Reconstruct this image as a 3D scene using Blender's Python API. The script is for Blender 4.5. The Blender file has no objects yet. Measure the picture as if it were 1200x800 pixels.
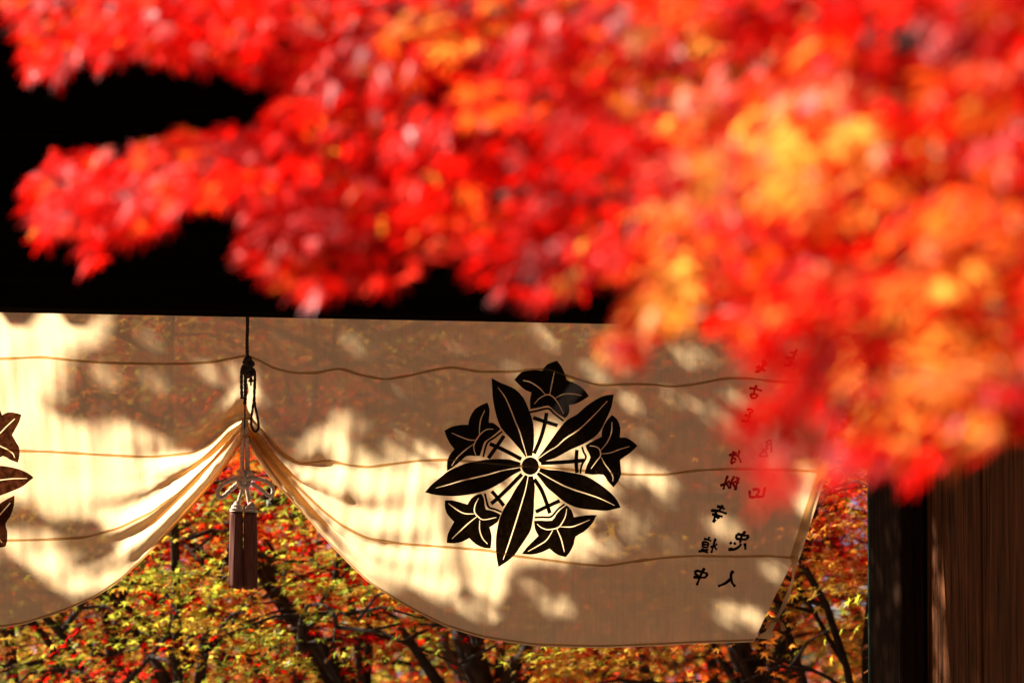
import bpy, math, random
import numpy as np
from math import radians, sin, cos, tan, pi, exp, sqrt, atan2
from mathutils import Vector, Matrix, noise
from mathutils.geometry import delaunay_2d_cdt

random.seed(7)
rng = np.random.default_rng(7)
S = bpy.context.scene
COL = S.collection

# ------------------------------------------------------------------ camera
PITCH, YAW, DIST = radians(4.5), radians(13), 19.6
FWD = Vector((sin(YAW)*cos(PITCH), cos(YAW)*cos(PITCH), sin(PITCH)))
CZ = 1.6 + DIST*sin(PITCH)
CAMP = Vector((0, 0, CZ)) - FWD*DIST
cd = bpy.data.cameras.new('camera')
cam = bpy.data.objects.new('camera', cd); COL.objects.link(cam)
cam.location = CAMP
cam.rotation_euler = FWD.to_track_quat('-Z', 'Y').to_euler()
cd.lens = 200; cd.sensor_width = 36; cd.clip_end = 2000
cd.dof.use_dof = True; cd.dof.focus_distance = DIST; cd.dof.aperture_fstop = 5.1
S.camera = cam
RIGHT = Vector((cos(YAW), -sin(YAW), 0))
UP = RIGHT.cross(FWD).normalized()

def ray(px, py):
    k = 36/200/1200
    return (FWD + RIGHT*((px-600)*k) + UP*((400-py)*k))
def W(px, py, y=0.0):            # photograph pixel -> point of the plane at that y
    d = ray(px, py); t = (y - CAMP.y)/d.y
    return CAMP + d*t
def WD(px, py, dist):            # photograph pixel -> point at that distance from the lens
    return CAMP + ray(px, py)*dist
def PX(p):                       # world point -> pixel of the 1200 x 800 photograph, and distance
    v = Vector(p) - CAMP; z = v.dot(FWD); k = 36/200/1200
    return 600 + v.dot(RIGHT)/z/k, 400 - v.dot(UP)/z/k, z

# ------------------------------------------------------------------ sky, sun, exposure
SUN_EL, SUN_AZ = radians(32), radians(58)      # sun stands behind the gate, to the left
TOSUN = Vector((-sin(SUN_AZ)*cos(SUN_EL), cos(SUN_AZ)*cos(SUN_EL), sin(SUN_EL)))
wd = bpy.data.worlds.new('World'); S.world = wd; wd.use_nodes = True
nt = wd.node_tree; nt.nodes.clear()
sk = nt.nodes.new('ShaderNodeTexSky'); sk.sky_type = 'NISHITA'; sk.sun_disc = False
sk.sun_elevation = SUN_EL; sk.sun_rotation = -SUN_AZ; sk.air_density = 0.2; sk.dust_density = 0.1; sk.altitude = 300; sk.ozone_density = 0.0
bg = nt.nodes.new('ShaderNodeBackground'); bg.inputs[1].default_value = 0.05
wo = nt.nodes.new('ShaderNodeOutputWorld')
nt.links.new(sk.outputs[0], bg.inputs[0]); nt.links.new(bg.outputs[0], wo.inputs[0])
sl = bpy.data.lights.new('sun', 'SUN'); sl.energy = 5.0; sl.angle = radians(0.5); sl.color = (1, 0.93, 0.82)
so = bpy.data.objects.new('sun', sl); COL.objects.link(so)
so.location = (0, 0, 30)
so.rotation_euler = TOSUN.to_track_quat('Z', 'Y').to_euler()
S.view_settings.view_transform = 'Standard'; S.view_settings.look = 'None'
S.view_settings.exposure = 1.85; S.view_settings.gamma = 1.0
S.cycles.max_bounces = 8; S.cycles.transparent_max_bounces = 16
S.cycles.diffuse_bounces = 4; S.cycles.transmission_bounces = 6; S.cycles.glossy_bounces = 2
S.cycles.use_denoising = True
S.cycles.caustics_reflective = False; S.cycles.caustics_refractive = False
try: S.cycles.denoiser = 'OPENIMAGEDENOISE'
except Exception: pass

# ------------------------------------------------------------------ material helpers
def newmat(name):
    m = bpy.data.materials.new(name); m.use_nodes = True
    t = m.node_tree; t.nodes.clear()
    o = t.nodes.new('ShaderNodeOutputMaterial')
    return m, t, o
def N(t, kind, **kw):
    n = t.nodes.new(kind)
    for k, v in kw.items(): setattr(n, k, v)
    return n
def ramp(t, stops):
    n = N(t, 'ShaderNodeValToRGB'); e = n.color_ramp.elements
    while len(e) > 1: e.remove(e[-1])
    e[0].position, e[0].color = stops[0][0], (*stops[0][1], 1)
    for p, c in stops[1:]:
        x = e.new(p); x.color = (*c, 1)
    return n

def leaf_mat(name, lo, hi, gloss=0.02, trans=0.72):
    m, t, o = newmat(name)
    g = N(t, 'ShaderNodeNewGeometry')
    r = ramp(t, [(0, lo), (1, hi)])
    t.links.new(g.outputs['Random Per Island'], r.inputs[0])
    tc = N(t, 'ShaderNodeTexCoord'); nz = N(t, 'ShaderNodeTexNoise'); nz.inputs['Scale'].default_value = 60
    t.links.new(tc.outputs['Object'], nz.inputs[0])
    mr = N(t, 'ShaderNodeMapRange'); mr.inputs[3].default_value = 0.7; mr.inputs[4].default_value = 1.25
    t.links.new(nz.outputs[0], mr.inputs[0])
    mx = N(t, 'ShaderNodeVectorMath', operation='SCALE')
    t.links.new(r.outputs[0], mx.inputs[0]); t.links.new(mr.outputs[0], mx.inputs['Scale'])
    d = N(t, 'ShaderNodeBsdfDiffuse'); tr = N(t, 'ShaderNodeBsdfTranslucent')
    gl = N(t, 'ShaderNodeBsdfGlossy'); gl.inputs['Roughness'].default_value = 0.42
    gl.inputs[0].default_value = (1, 1, 1, 1)
    t.links.new(mx.outputs[0], d.inputs[0]); t.links.new(mx.outputs[0], tr.inputs[0])
    a = N(t, 'ShaderNodeMixShader'); a.inputs[0].default_value = trans
    t.links.new(d.outputs[0], a.inputs[1]); t.links.new(tr.outputs[0], a.inputs[2])
    b = N(t, 'ShaderNodeMixShader'); b.inputs[0].default_value = gloss
    t.links.new(a.outputs[0], b.inputs[1]); t.links.new(gl.outputs[0], b.inputs[2])
    t.links.new(b.outputs[0], o.inputs[0])
    return m

def wood_mat(name, c1, c2, scale=6.0, rough=0.75, axis='Z', bump=0.25, spec=0.15):
    m, t, o = newmat(name)
    tc = N(t, 'ShaderNodeTexCoord'); mp = N(t, 'ShaderNodeMapping')
    s = {'Z': (scale*3, scale*3, scale*0.12), 'X': (scale*0.12, scale*3, scale*3), 'Y': (scale*3, scale*0.12, scale*3)}[axis]
    mp.inputs['Scale'].default_value = s
    t.links.new(tc.outputs['Object'], mp.inputs[0])
    nz = N(t, 'ShaderNodeTexNoise'); nz.inputs['Scale'].default_value = 2.2; nz.inputs['Detail'].default_value = 8
    nz.inputs['Distortion'].default_value = 0.6
    t.links.new(mp.outputs[0], nz.inputs[0])
    r = ramp(t, [(0.3, c1), (0.7, c2)])
    t.links.new(nz.outputs[0], r.inputs[0])
    p = N(t, 'ShaderNodeBsdfPrincipled'); p.inputs['Roughness'].default_value = rough
    p.inputs['Specular IOR Level'].default_value = spec
    t.links.new(r.outputs[0], p.inputs['Base Color'])
    b = N(t, 'ShaderNodeBump'); b.inputs['Strength'].default_value = bump; b.inputs['Distance'].default_value = 0.01
    t.links.new(nz.outputs[0], b.inputs['Height']); t.links.new(b.outputs[0], p.inputs['Normal'])
    t.links.new(p.outputs[0], o.inputs[0])
    return m

def plain_mat(name, c, rough=0.8, nscale=30, var=0.3, spec=0.2):
    m, t, o = newmat(name)
    tc = N(t, 'ShaderNodeTexCoord'); nz = N(t, 'ShaderNodeTexNoise'); nz.inputs['Scale'].default_value = nscale
    nz.inputs['Detail'].default_value = 6
    t.links.new(tc.outputs['Object'], nz.inputs[0])
    r = ramp(t, [(0.3, tuple(x*(1-var) for x in c)), (0.7, tuple(min(1, x*(1+var)) for x in c))])
    t.links.new(nz.outputs[0], r.inputs[0])
    p = N(t, 'ShaderNodeBsdfPrincipled'); p.inputs['Roughness'].default_value = rough
    p.inputs['Specular IOR Level'].default_value = spec
    t.links.new(r.outputs[0], p.inputs['Base Color'])
    b = N(t, 'ShaderNodeBump'); b.inputs['Strength'].default_value = 0.4; b.inputs['Distance'].default_value = 0.01
    t.links.new(nz.outputs[0], b.inputs['Height']); t.links.new(b.outputs[0], p.inputs['Normal'])
    t.links.new(p.outputs[0], o.inputs[0])
    return m

def cloth_mat(name, col, transp):
    m, t, o = newmat(name)
    tc = N(t, 'ShaderNodeTexCoord')
    def nz(scale, vec, detail=3):
        mp = N(t, 'ShaderNodeMapping'); mp.inputs['Scale'].default_value = vec
        n = N(t, 'ShaderNodeTexNoise'); n.inputs['Scale'].default_value = scale; n.inputs['Detail'].default_value = detail
        t.links.new(tc.outputs['Object'], mp.inputs[0]); t.links.new(mp.outputs[0], n.inputs[0]); return n
    a = nz(110, (1, 1, 0.035)); b = nz(420, (0.2, 1, 1)); c = nz(5, (1, 1, 0.5), 5)
    add = N(t, 'ShaderNodeMath', operation='ADD'); t.links.new(a.outputs[0], add.inputs[0]); t.links.new(b.outputs[0], add.inputs[1])
    mr = N(t, 'ShaderNodeMapRange'); mr.inputs[1].default_value = 0.7; mr.inputs[2].default_value = 1.3
    mr.inputs[3].default_value = 0.95; mr.inputs[4].default_value = 1.04
    t.links.new(add.outputs[0], mr.inputs[0])
    r = ramp(t, [(0.3, tuple(x*0.93 for x in col)), (0.7, col)])
    t.links.new(c.outputs[0], r.inputs[0])
    sc = N(t, 'ShaderNodeVectorMath', operation='SCALE')
    t.links.new(r.outputs[0], sc.inputs[0]); t.links.new(mr.outputs[0], sc.inputs['Scale'])
    bp = N(t, 'ShaderNodeBump'); bp.inputs['Strength'].default_value = 0.08; bp.inputs['Distance'].default_value = 0.003
    t.links.new(add.outputs[0], bp.inputs['Height'])
    d = N(t, 'ShaderNodeBsdfDiffuse'); tl = N(t, 'ShaderNodeBsdfTranslucent')
    for s in (d, tl):
        t.links.new(sc.outputs[0], s.inputs[0]); t.links.new(bp.outputs[0], s.inputs['Normal'])
    tp = N(t, 'ShaderNodeBsdfTransparent'); tp.inputs[0].default_value = (1.0, 0.78, 0.50, 1)
    x = N(t, 'ShaderNodeMixShader'); x.inputs[0].default_value = 0.90
    t.links.new(d.outputs[0], x.inputs[1]); t.links.new(tl.outputs[0], x.inputs[2])
    y = N(t, 'ShaderNodeMixShader')
    m2 = N(t, 'ShaderNodeMapRange'); m2.inputs[1].default_value = 0.75; m2.inputs[2].default_value = 1.25
    m2.inputs[3].default_value = transp*1.15; m2.inputs[4].default_value = transp*0.85
    t.links.new(add.outputs[0], m2.inputs[0]); t.links.new(m2.outputs[0], y.inputs[0])
    t.links.new(x.outputs[0], y.inputs[1]); t.links.new(tp.outputs[0], y.inputs[2])
    t.links.new(y.outputs[0], o.inputs[0])
    return m

M_CLOTH = cloth_mat('linen_cloth', (0.90, 0.64, 0.34), 0.10)
M_HEM = cloth_mat('hem_cloth', (0.60, 0.40, 0.20), 0.05)
def ink_mat(name, c, tr, tint):
    m, t, o = newmat(name)
    tc = N(t, 'ShaderNodeTexCoord'); nz = N(t, 'ShaderNodeTexNoise'); nz.inputs['Scale'].default_value = 60; nz.inputs['Detail'].default_value = 8
    t.links.new(tc.outputs['Object'], nz.inputs[0])
    d = N(t, 'ShaderNodeBsdfDiffuse'); d.inputs[0].default_value = (*c, 1)
    tp = N(t, 'ShaderNodeBsdfTransparent'); tp.inputs[0].default_value = (*tint, 1)
    mr = N(t, 'ShaderNodeMapRange'); mr.inputs[1].default_value = 0.35; mr.inputs[2].default_value = 0.7
    mr.inputs[3].default_value = tr*0.4; mr.inputs[4].default_value = tr*1.8
    t.links.new(nz.outputs[0], mr.inputs[0])
    x = N(t, 'ShaderNodeMixShader'); t.links.new(mr.outputs[0], x.inputs[0])
    t.links.new(d.outputs[0], x.inputs[1]); t.links.new(tp.outputs[0], x.inputs[2]); t.links.new(x.outputs[0], o.inputs[0])
    return m
M_INK = ink_mat('black_dye', (0.010, 0.007, 0.005), 0.0035, (1, 0.6, 0.3))
M_INK2 = ink_mat('backlit_brown_dye', (0.016, 0.005, 0.004), 0.045, (1, 0.35, 0.2))  # same ink as M_INK; glow of the lit cloth put into its tint
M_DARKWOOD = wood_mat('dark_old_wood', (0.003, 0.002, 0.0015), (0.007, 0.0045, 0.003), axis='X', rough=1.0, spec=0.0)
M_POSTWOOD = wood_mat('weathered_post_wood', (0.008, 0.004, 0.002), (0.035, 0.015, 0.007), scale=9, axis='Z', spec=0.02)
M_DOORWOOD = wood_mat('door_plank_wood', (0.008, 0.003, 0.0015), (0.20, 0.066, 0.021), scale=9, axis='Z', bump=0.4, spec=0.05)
M_PATINA = plain_mat('green_copper', (0.05, 0.10, 0.07), 0.6)
M_ROOF = plain_mat('roof_tile', (0.05, 0.05, 0.055), 0.7)
M_CORD = plain_mat('cord_fibre', (0.62, 0.46, 0.34), 0.85, 120, 0.25)
M_CORDDARK = plain_mat('dark_cord_fibre', (0.05, 0.028, 0.018), 0.9, 120, 0.3)
M_TASSEL = wood_mat('tassel_thread', (0.10, 0.028, 0.018), (0.22, 0.08, 0.05), scale=40, axis='Z', bump=0.1)
M_BARK = plain_mat('maple_bark', (0.035, 0.024, 0.018), 0.95, 14, 0.6)
M_BARKPALE = plain_mat('lichened_bark', (0.11, 0.095, 0.08), 0.95, 9, 0.7)

# ------------------------------------------------------------------ object helpers
def link_mesh(name, verts, faces, mats, parent=None, smooth=True, kind=None, mi=None):
    me = bpy.data.meshes.new(name); me.from_pydata([tuple(v) for v in verts], [], faces)
    for m in (mats if isinstance(mats, (list, tuple)) else [mats]): me.materials.append(m)
    if mi is not None: me.polygons.foreach_set('material_index', mi)
    if smooth: me.polygons.foreach_set('use_smooth', [True]*len(me.polygons))
    me.update()
    o = bpy.data.objects.new(name, me); COL.objects.link(o)
    if parent: o.parent = parent; o.matrix_parent_inverse = Matrix.Identity(4); localise(o, parent)
    if kind: o['kind'] = kind
    return o
def world_loc(p):
    v = Vector(p.location)
    q = p.parent
    while q: v += q.location; q = q.parent
    return v
def localise(o, parent):         # mesh data were written in world space
    o.data.transform(Matrix.Translation(-world_loc(parent)))
def thing(name, label, cat, loc, group=None):
    o = bpy.data.objects.new(name, None); COL.objects.link(o); o.location = loc
    o.empty_display_size = 0.2
    o['label'] = label; o['category'] = cat
    if group: o['group'] = group
    return o
def boxdata(p0, p1, bev=0.0):
    (x0, y0, z0), (x1, y1, z1) = p0, p1
    if bev <= 0:
        v = [(x, y, z) for z in (z0, z1) for x, y in ((x0, y0), (x1, y0), (x1, y1), (x0, y1))]
        f = [(3, 2, 1, 0), (4, 5, 6, 7), (0, 1, 5, 4), (1, 2, 6, 5), (2, 3, 7, 6), (3, 0, 4, 7)]
        return v, f
    b = bev; v = []; f = []     # long vertical edges chamfered
    ring = [(x0+b, y0), (x1-b, y0), (x1, y0+b), (x1, y1-b), (x1-b, y1), (x0+b, y1), (x0, y1-b), (x0, y0+b)]
    for z in (z0, z1): v += [(x, y, z) for x, y in ring]
    for i in range(8): f.append((i, (i+1) % 8, 8+(i+1) % 8, 8+i))
    f.append(tuple(range(7, -1, -1))); f.append(tuple(range(8, 16)))
    return v, f
def box(name, p0, p1, m, parent=None, bev=0.0, kind=None):
    v, f = boxdata(p0, p1, bev)
    return link_mesh(name, v, f, m, parent, smooth=False, kind=kind)
def tubedata(pts, rad, n=8, rough=0.0, twist=0.0, base=0):
    pts = [Vector(p) for p in pts]; V = []; F = []
    up = Vector((0.13, 0.31, 0.94)); prev = None
    for i, p in enumerate(pts):
        d = (pts[min(i+1, len(pts)-1)] - pts[max(i-1, 0)])
        d = d.normalized() if d.length > 1e-9 else Vector((0, 0, 1))
        if prev is None:
            a = d.cross(up); a = a if a.length > 0.1 else d.cross(Vector((1, 0, 0)))
        else: a = prev - d*prev.dot(d)
        a.normalize(); prev = a; b = d.cross(a)
        r = rad[i] if hasattr(rad, '__len__') else rad
        for k in range(n):
            an = 2*pi*k/n
            rr = r
            if rough: rr *= 1 + rough*noise.noise(p*7 + Vector((k*3.1, 0, 0)))
            if twist: rr *= 1 + 0.16*cos(2*(an + i*twist))
            V.append(p + a*(cos(an)*rr) + b*(sin(an)*rr))
    for i in range(len(pts)-1):
        for k in range(n):
            F.append((base+i*n+k, base+i*n+(k+1) % n, base+(i+1)*n+(k+1) % n, base+(i+1)*n+k))
    F.append(tuple(base+k for k in range(n-1, -1, -1))); F.append(tuple(base+(len(pts)-1)*n+k for k in range(n)))
    return V, F
def smoothpts(pts, n=8):
    pts = [Vector(p) for p in pts]
    if len(pts) < 3: return [pts[0].lerp(pts[-1], i/n) for i in range(n+1)]
    out = []
    P = [pts[0]*2-pts[1]] + pts + [pts[-1]*2-pts[-2]]
    for i in range(1, len(P)-2):
        for k in range(n):
            t = k/n; a, b, c, d = P[i-1], P[i], P[i+1], P[i+2]
            out.append(0.5*((2*b)+(c-a)*t+(2*a-5*b+4*c-d)*t*t+(3*b-a-3*c+d)*t*t*t))
    out.append(pts[-1]); return out
class Acc:
    def __init__(s): s.V = []; s.F = []
    def tube(s, pts, rad, n=6, **kw):
        v, f = tubedata(pts, rad, n, base=len(s.V), **kw); s.V += v; s.F += f
    def add(s, v, f):
        b = len(s.V); s.V += list(v); s.F += [tuple(b+i for i in q) for q in f]
    def make(s, name, m, parent=None, **kw): return link_mesh(name, s.V, s.F, m, parent, **kw)

# ------------------------------------------------------------------ ground
BZ = W(288, 372.5).z                 # underside of the lintel
gm, gt, go = newmat('leaf_strewn_earth')
tc = N(gt, 'ShaderNodeTexCoord'); n1 = N(gt, 'ShaderNodeTexNoise'); n1.inputs['Scale'].default_value = 0.35
vo = N(gt, 'ShaderNodeTexVoronoi'); vo.inputs['Scale'].default_value = 14
gt.links.new(tc.outputs['Object'], n1.inputs[0]); gt.links.new(tc.outputs['Object'], vo.inputs[0])
r1 = ramp(gt, [(0.35, (0.06, 0.05, 0.035)), (0.6, (0.03, 0.045, 0.015))])
r2 = ramp(gt, [(0.0, (0.35, 0.05, 0.02)), (0.3, (0.40, 0.16, 0.03)), (0.55, (0.12, 0.08, 0.05)), (1, (0.09, 0.08, 0.05))])
gt.links.new(n1.outputs[0], r1.inputs[0]); gt.links.new(vo.outputs['Color'], r2.inputs[0])
mg = N(gt, 'ShaderNodeMixRGB'); mg.inputs[0].default_value = 0.5
gt.links.new(r1.outputs[0], mg.inputs[1]); gt.links.new(r2.outputs[0], mg.inputs[2])
gp = N(gt, 'ShaderNodeBsdfPrincipled'); gp.inputs['Roughness'].default_value = 0.95
gt.links.new(mg.outputs[0], gp.inputs['Base Color']); gt.links.new(gp.outputs[0], go.inputs[0])
gv = []; gf = []; NG = 60
for j in range(NG+1):
    for i in range(NG+1):
        a = (i/NG*2-1); b = (j/NG*2-1)
        x = a*abs(a)*700; y = b*abs(b)*700
        r = sqrt(x*x+y*y); z = 0 if r < 25 else 0.25*noise.noise(Vector((x*0.03, y*0.03, 0)))*min(1, (r-25)/20)
        gv.append((x, y, z))
for j in range(NG):
    for i in range(NG):
        q = j*(NG+1)+i; gf.append((q, q+1, q+NG+2, q+NG+1))
link_mesh('ground', gv, gf, gm, kind='structure')
pv = [(-1.9, -40, 0.004), (1.4, -40, 0.004), (1.4, 60, 0.004), (-1.9, 60, 0.004)]
link_mesh('path', pv, [(0, 1, 2, 3)], plain_mat('gravel', (0.14, 0.125, 0.11), 0.95, 80, 0.35), kind='structure')

# ------------------------------------------------------------------ the gate
PR = W(1052, 700, 0.0).x             # right post: left face
PL = W(-490, 600, 0.0).x             # left post: right face
gate = thing('temple_gate', 'dark wooden temple gate with heavy black lintel and weathered plank door on the right', 'gate', (0, 0, 0))
# right post: left face catches the light, front face stays dark
PW = W(1081, 700, 0).x - PR
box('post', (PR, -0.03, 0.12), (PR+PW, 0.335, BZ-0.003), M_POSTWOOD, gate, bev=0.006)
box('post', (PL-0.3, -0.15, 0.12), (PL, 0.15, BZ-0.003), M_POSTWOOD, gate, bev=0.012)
box('corner_strip', (PR-0.004, 0.337, 0.12), (PR+0.014, 0.352, BZ-0.003), M_PATINA, gate)
for x0, x1, y0, y1 in ((PR-0.06, PR+0.36, -0.10, 0.40), (PL-0.37, PL+0.07, -0.22, 0.22)):
    box('post_base', (x0, y0, 0), (x1, y1, 0.12), plain_mat('granite', (0.3, 0.3, 0.29), 0.8), gate, bev=0.02)
# lintel, boards over it
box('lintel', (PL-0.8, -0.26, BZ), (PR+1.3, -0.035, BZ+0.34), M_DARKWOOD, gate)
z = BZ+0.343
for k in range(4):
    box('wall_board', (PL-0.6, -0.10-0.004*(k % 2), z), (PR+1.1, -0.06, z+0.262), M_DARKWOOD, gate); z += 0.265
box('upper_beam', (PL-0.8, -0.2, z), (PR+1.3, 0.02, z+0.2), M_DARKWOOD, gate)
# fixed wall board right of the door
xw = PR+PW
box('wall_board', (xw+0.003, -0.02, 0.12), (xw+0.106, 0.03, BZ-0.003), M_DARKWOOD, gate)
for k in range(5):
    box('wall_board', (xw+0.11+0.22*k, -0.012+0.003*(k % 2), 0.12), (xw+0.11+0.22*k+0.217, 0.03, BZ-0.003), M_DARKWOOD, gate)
# roof
K = tan(SUN_EL)/cos(SUN_AZ)
EB = 1.40                                              # reach of the rear eave
zb = BZ + EB*K + 0.022                                 # soffit height at the rear eave
ridge_y, ridge_z = -0.35, BZ+2.75
EF = -2.5; zf = BZ+1.55  # front eave, out of view, set deep to keep sky light off the gate
x0r, x1r = PL-1.6, PR+2.2
def slab(name, a, b, t, m):
    (ya, za), (yb, zb_) = a, b
    v = [(x0r, ya, za), (x1r, ya, za), (x1r, yb, zb_), (x0r, yb, zb_), (x0r, ya, za+t), (x1r, ya, za+t), (x1r, yb, zb_+t), (x0r, yb, zb_+t)]
    return link_mesh(name, v, [(3, 2, 1, 0), (4, 5, 6, 7), (0, 1, 5, 4), (1, 2, 6, 5), (2, 3, 7, 6), (3, 0, 4, 7)], m, gate, smooth=False)
slab('roof', (EB, zb), (ridge_y, ridge_z), 0.12, M_ROOF)
slab('roof', (EF, zf), (ridge_y, ridge_z+0.002), 0.12, M_ROOF)
# rafters
slope = (ridge_z-zb)/(ridge_y-EB)
sp = 0.2075
xr0 = W(30, 385).x - EB*tan(SUN_AZ)*1.0
i0 = int((x0r+0.15-xr0)/sp)
xs = [xr0+sp*i for i in range(i0, i0+int((x1r-x0r-0.3)/sp))]
rme = None
def rafterdata(x, ya, za, yb, zb_, w, h, wt=None):
    v = []; wt = wt or w
    for (yy, zz) in ((ya, za), (yb, zb_)):
        v += [(x-w/2, yy, zz-h), (x+w/2, yy, zz-h), (x+wt/2, yy, zz-0.003), (x-wt/2, yy, zz-0.003)]
    return v, [(0, 1, 2, 3), (7, 6, 5, 4), (0, 4, 5, 1), (1, 5, 6, 2), (2, 6, 7, 3), (3, 7, 4, 0)]
for side in (0, 1):
    if side == 0: v, f = rafterdata(0, EB-0.004, zb+0.003, ridge_y+0.05, ridge_z-0.02+0.4*slope*0, 0.060, 0.085, 0.165)
    else: v, f = rafterdata(0, EF+0.03, zf+0.03, ridge_y-0.05, ridge_z-0.04, 0.085, 0.085)
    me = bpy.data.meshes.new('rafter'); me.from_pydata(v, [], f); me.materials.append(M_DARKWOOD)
    for x in xs:
        o = bpy.data.objects.new('rafter', me); COL.objects.link(o); o.parent = gate; o.location = (x, 0, 0)
# opened door leaf: planks standing at right angles to the gate
DX = PR+PW+0.008
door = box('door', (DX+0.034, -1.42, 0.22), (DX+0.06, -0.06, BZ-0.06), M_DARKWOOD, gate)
door['label'] = 'plank door leaf swung open toward the viewer, patches of sun on its lower boards'
widths = [0.13, 0.26, 0.25, 0.24, 0.26, 0.2]
yy = -0.026
for k, wdt in enumerate(widths):
    off = 0.004*((k*7) % 3)
    box('plank', (DX-off, yy-wdt+0.006, 0.2), (DX+0.032, yy, BZ-0.05), M_DOORWOOD, door, bev=0.004)
    yy -= wdt
for zz in (0.7, 1.9, BZ-0.35):
    box('door_rail', (DX+0.062, -1.40, zz), (DX+0.10, -0.07, zz+0.12), M_DARKWOOD, door)

# ------------------------------------------------------------------ curtain surface
def curve(pts):
    xs_ = np.array([p[0] for p in pts], float); ys_ = np.array([p[1] for p in pts], float)
    g = np.arange(xs_[0]-30, xs_[-1]+31, 1.0); v = np.interp(g, xs_, ys_)
    k = np.exp(-0.5*(np.arange(-18, 19)/5.0)**2); k /= k.sum()
    vs = np.convolve(np.pad(v, 18, mode='edge'), k, mode='valid')
    return lambda x: float(np.interp(x, g, vs))
topz = BZ + 0.06
def c_top(px):                       # pixel height of the top hem, hidden behind the lintel
    q = W(px, 372); s = W(px, 340); return 372 + (topz-q.z)/(s.z-q.z)*(340-372)
s1 = curve([(-430,412),(-380,424),(-300,428),(-200,424),(-100,426),(0,420),(50,418),(100,423),(140,425),(180,426),(220,426),(250,424),(270,420),(288,416),(300,420),(320,431),(345,437),(370,437),(398,431),(425,440),(450,445),(480,440),(510,433),(530,430),(560,436),(600,436),(625,433),(640,433),(660,440),(700,452),(740,450),(760,450),(790,453),(815,450),(850,443),(880,443),(910,447),(950,449),(1000,449)])
s2l = curve([(-430,482),(-400,505),(-360,520),(-300,530),(-150,535),(-71,530),(0,527),(60,529),(120,533),(180,536),(225,535),(245,527),(262,512),(275,499),(288,489)])
s2r = curve([(288,489),(300,501),(315,518),(330,532),(350,541),(385,538),(410,545),(430,548),(460,544),(490,540),(530,539),(560,542),(600,546),(640,548),(700,553),(740,556),(780,556),(815,551),(860,549),(900,550),(980,553)])
s3l = curve([(-430,488),(-400,528),(-350,580),(-250,624),(-150,640),(-71,640),(0,633),(50,632),(100,629),(140,618),(180,598),(215,570),(240,545),(265,519),(288,495)])
s3r = curve([(288,495),(305,519),(325,545),(350,572),(380,600),(400,615),(430,630),(470,637),(520,641),(570,645),(600,651),(640,656),(680,661),(710,663),(740,658),(780,653),(815,651),(860,652),(900,651),(950,655)])
bl = curve([(-430,508),(-400,556),(-350,615),(-280,672),(-180,725),(-71,742),(0,736),(30,731),(70,718),(110,701),(140,681),(165,658),(190,632),(222,598),(245,573),(268,543),(281,521),(288,508)])
br = curve([(288,508),(292,514),(305,535),(322,562),(340,583),(372,622),(400,653),(430,683),(480,714),(520,734),(565,748),(600,753),(625,757),(700,759),(760,757),(820,754),(882,752),(940,748)])
def rows(px):
    if px <= 288: return (c_top(px), s1(px), s2l(px), s3l(px), bl(px))
    return (c_top(px), s1(px), s2r(px), s3r(px), br(px))
def py_of(px, v):
    r = rows(px); i = min(3, int(v)); return r[i] + (r[i+1]-r[i])*(v-i)
def v_of(px, py):
    r = rows(px)
    for i in range(4):
        if py <= r[i+1] or i == 3: return i + (py-r[i])/max(1e-6, (r[i+1]-r[i]))
def gathered(px):
    d = min(abs(px-288), abs(px+430)); return exp(-(d/85.0)**1.5)
def surf(px, v):                     # cloth point for a column and a material height (0 top, 4 hem)
    py = py_of(px, v); g = gathered(px)
    lo = max(0.0, min(1.0, (v-1.35)/0.7))
    side = 1 if px > 288 else -1
    h = 0.016*sin(px/150.0+0.6)*min(1, v) + 0.010*sin(px/61.0+v*0.9)*min(1, v*0.7)
    p = Vector((px*0.018, v*0.8, 0.0))
    h += 0.010*noise.noise(p*1.7)*min(1, v)
    h += 0.0036*noise.noise(Vector((px*0.085+v*0.9*side, v*0.7, 3.0)))*min(1, v)      # small drag folds
    e = 4-v                          # wrinkles running along the hem of the swag
    d = min(abs(px-288), abs(px+430)); far = exp(-(d/210.0)**2)
    hem = far*max(0, 1-abs(v-3.1)/1.3)
    h += 0.014*hem*sin(2*pi*(v*2.1+0.15*sin(px/40.0)) + side*0.8 + px*0.004)
    ph = 2*pi*(1.55*v + 0.12*sin(px/33.0)) + (0.5 if side > 0 else 1.4)
    h += -0.045*g*lo*sin(ph)
    py += 9.0*g*lo*cos(ph+0.5)*min(1, abs(px-288)/22.0)*min(1, (4-v)/0.25)
    h += 0.006*g*noise.noise(Vector((px*0.12, v*9, 1.0)))*lo
    # narrow tuck above the tie
    t = exp(-((px-288)/9.0)**2)*max(0, min(1, (v-0.9)))*max(0, min(1, (2.3-v)/0.3))
    h += -0.020*t
    q = W(px, py); return Vector((q.x, q.y+h, q.z))
def xright(v):
    return float(np.interp(v, [0, 1, 2, 3, 4], [1012, 992, 963, 931, 883]))
def on_cloth(px, py, off=0.003):
    q = surf(px, v_of(px, py)); return Vector((q.x, q.y-off, q.z))

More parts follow.
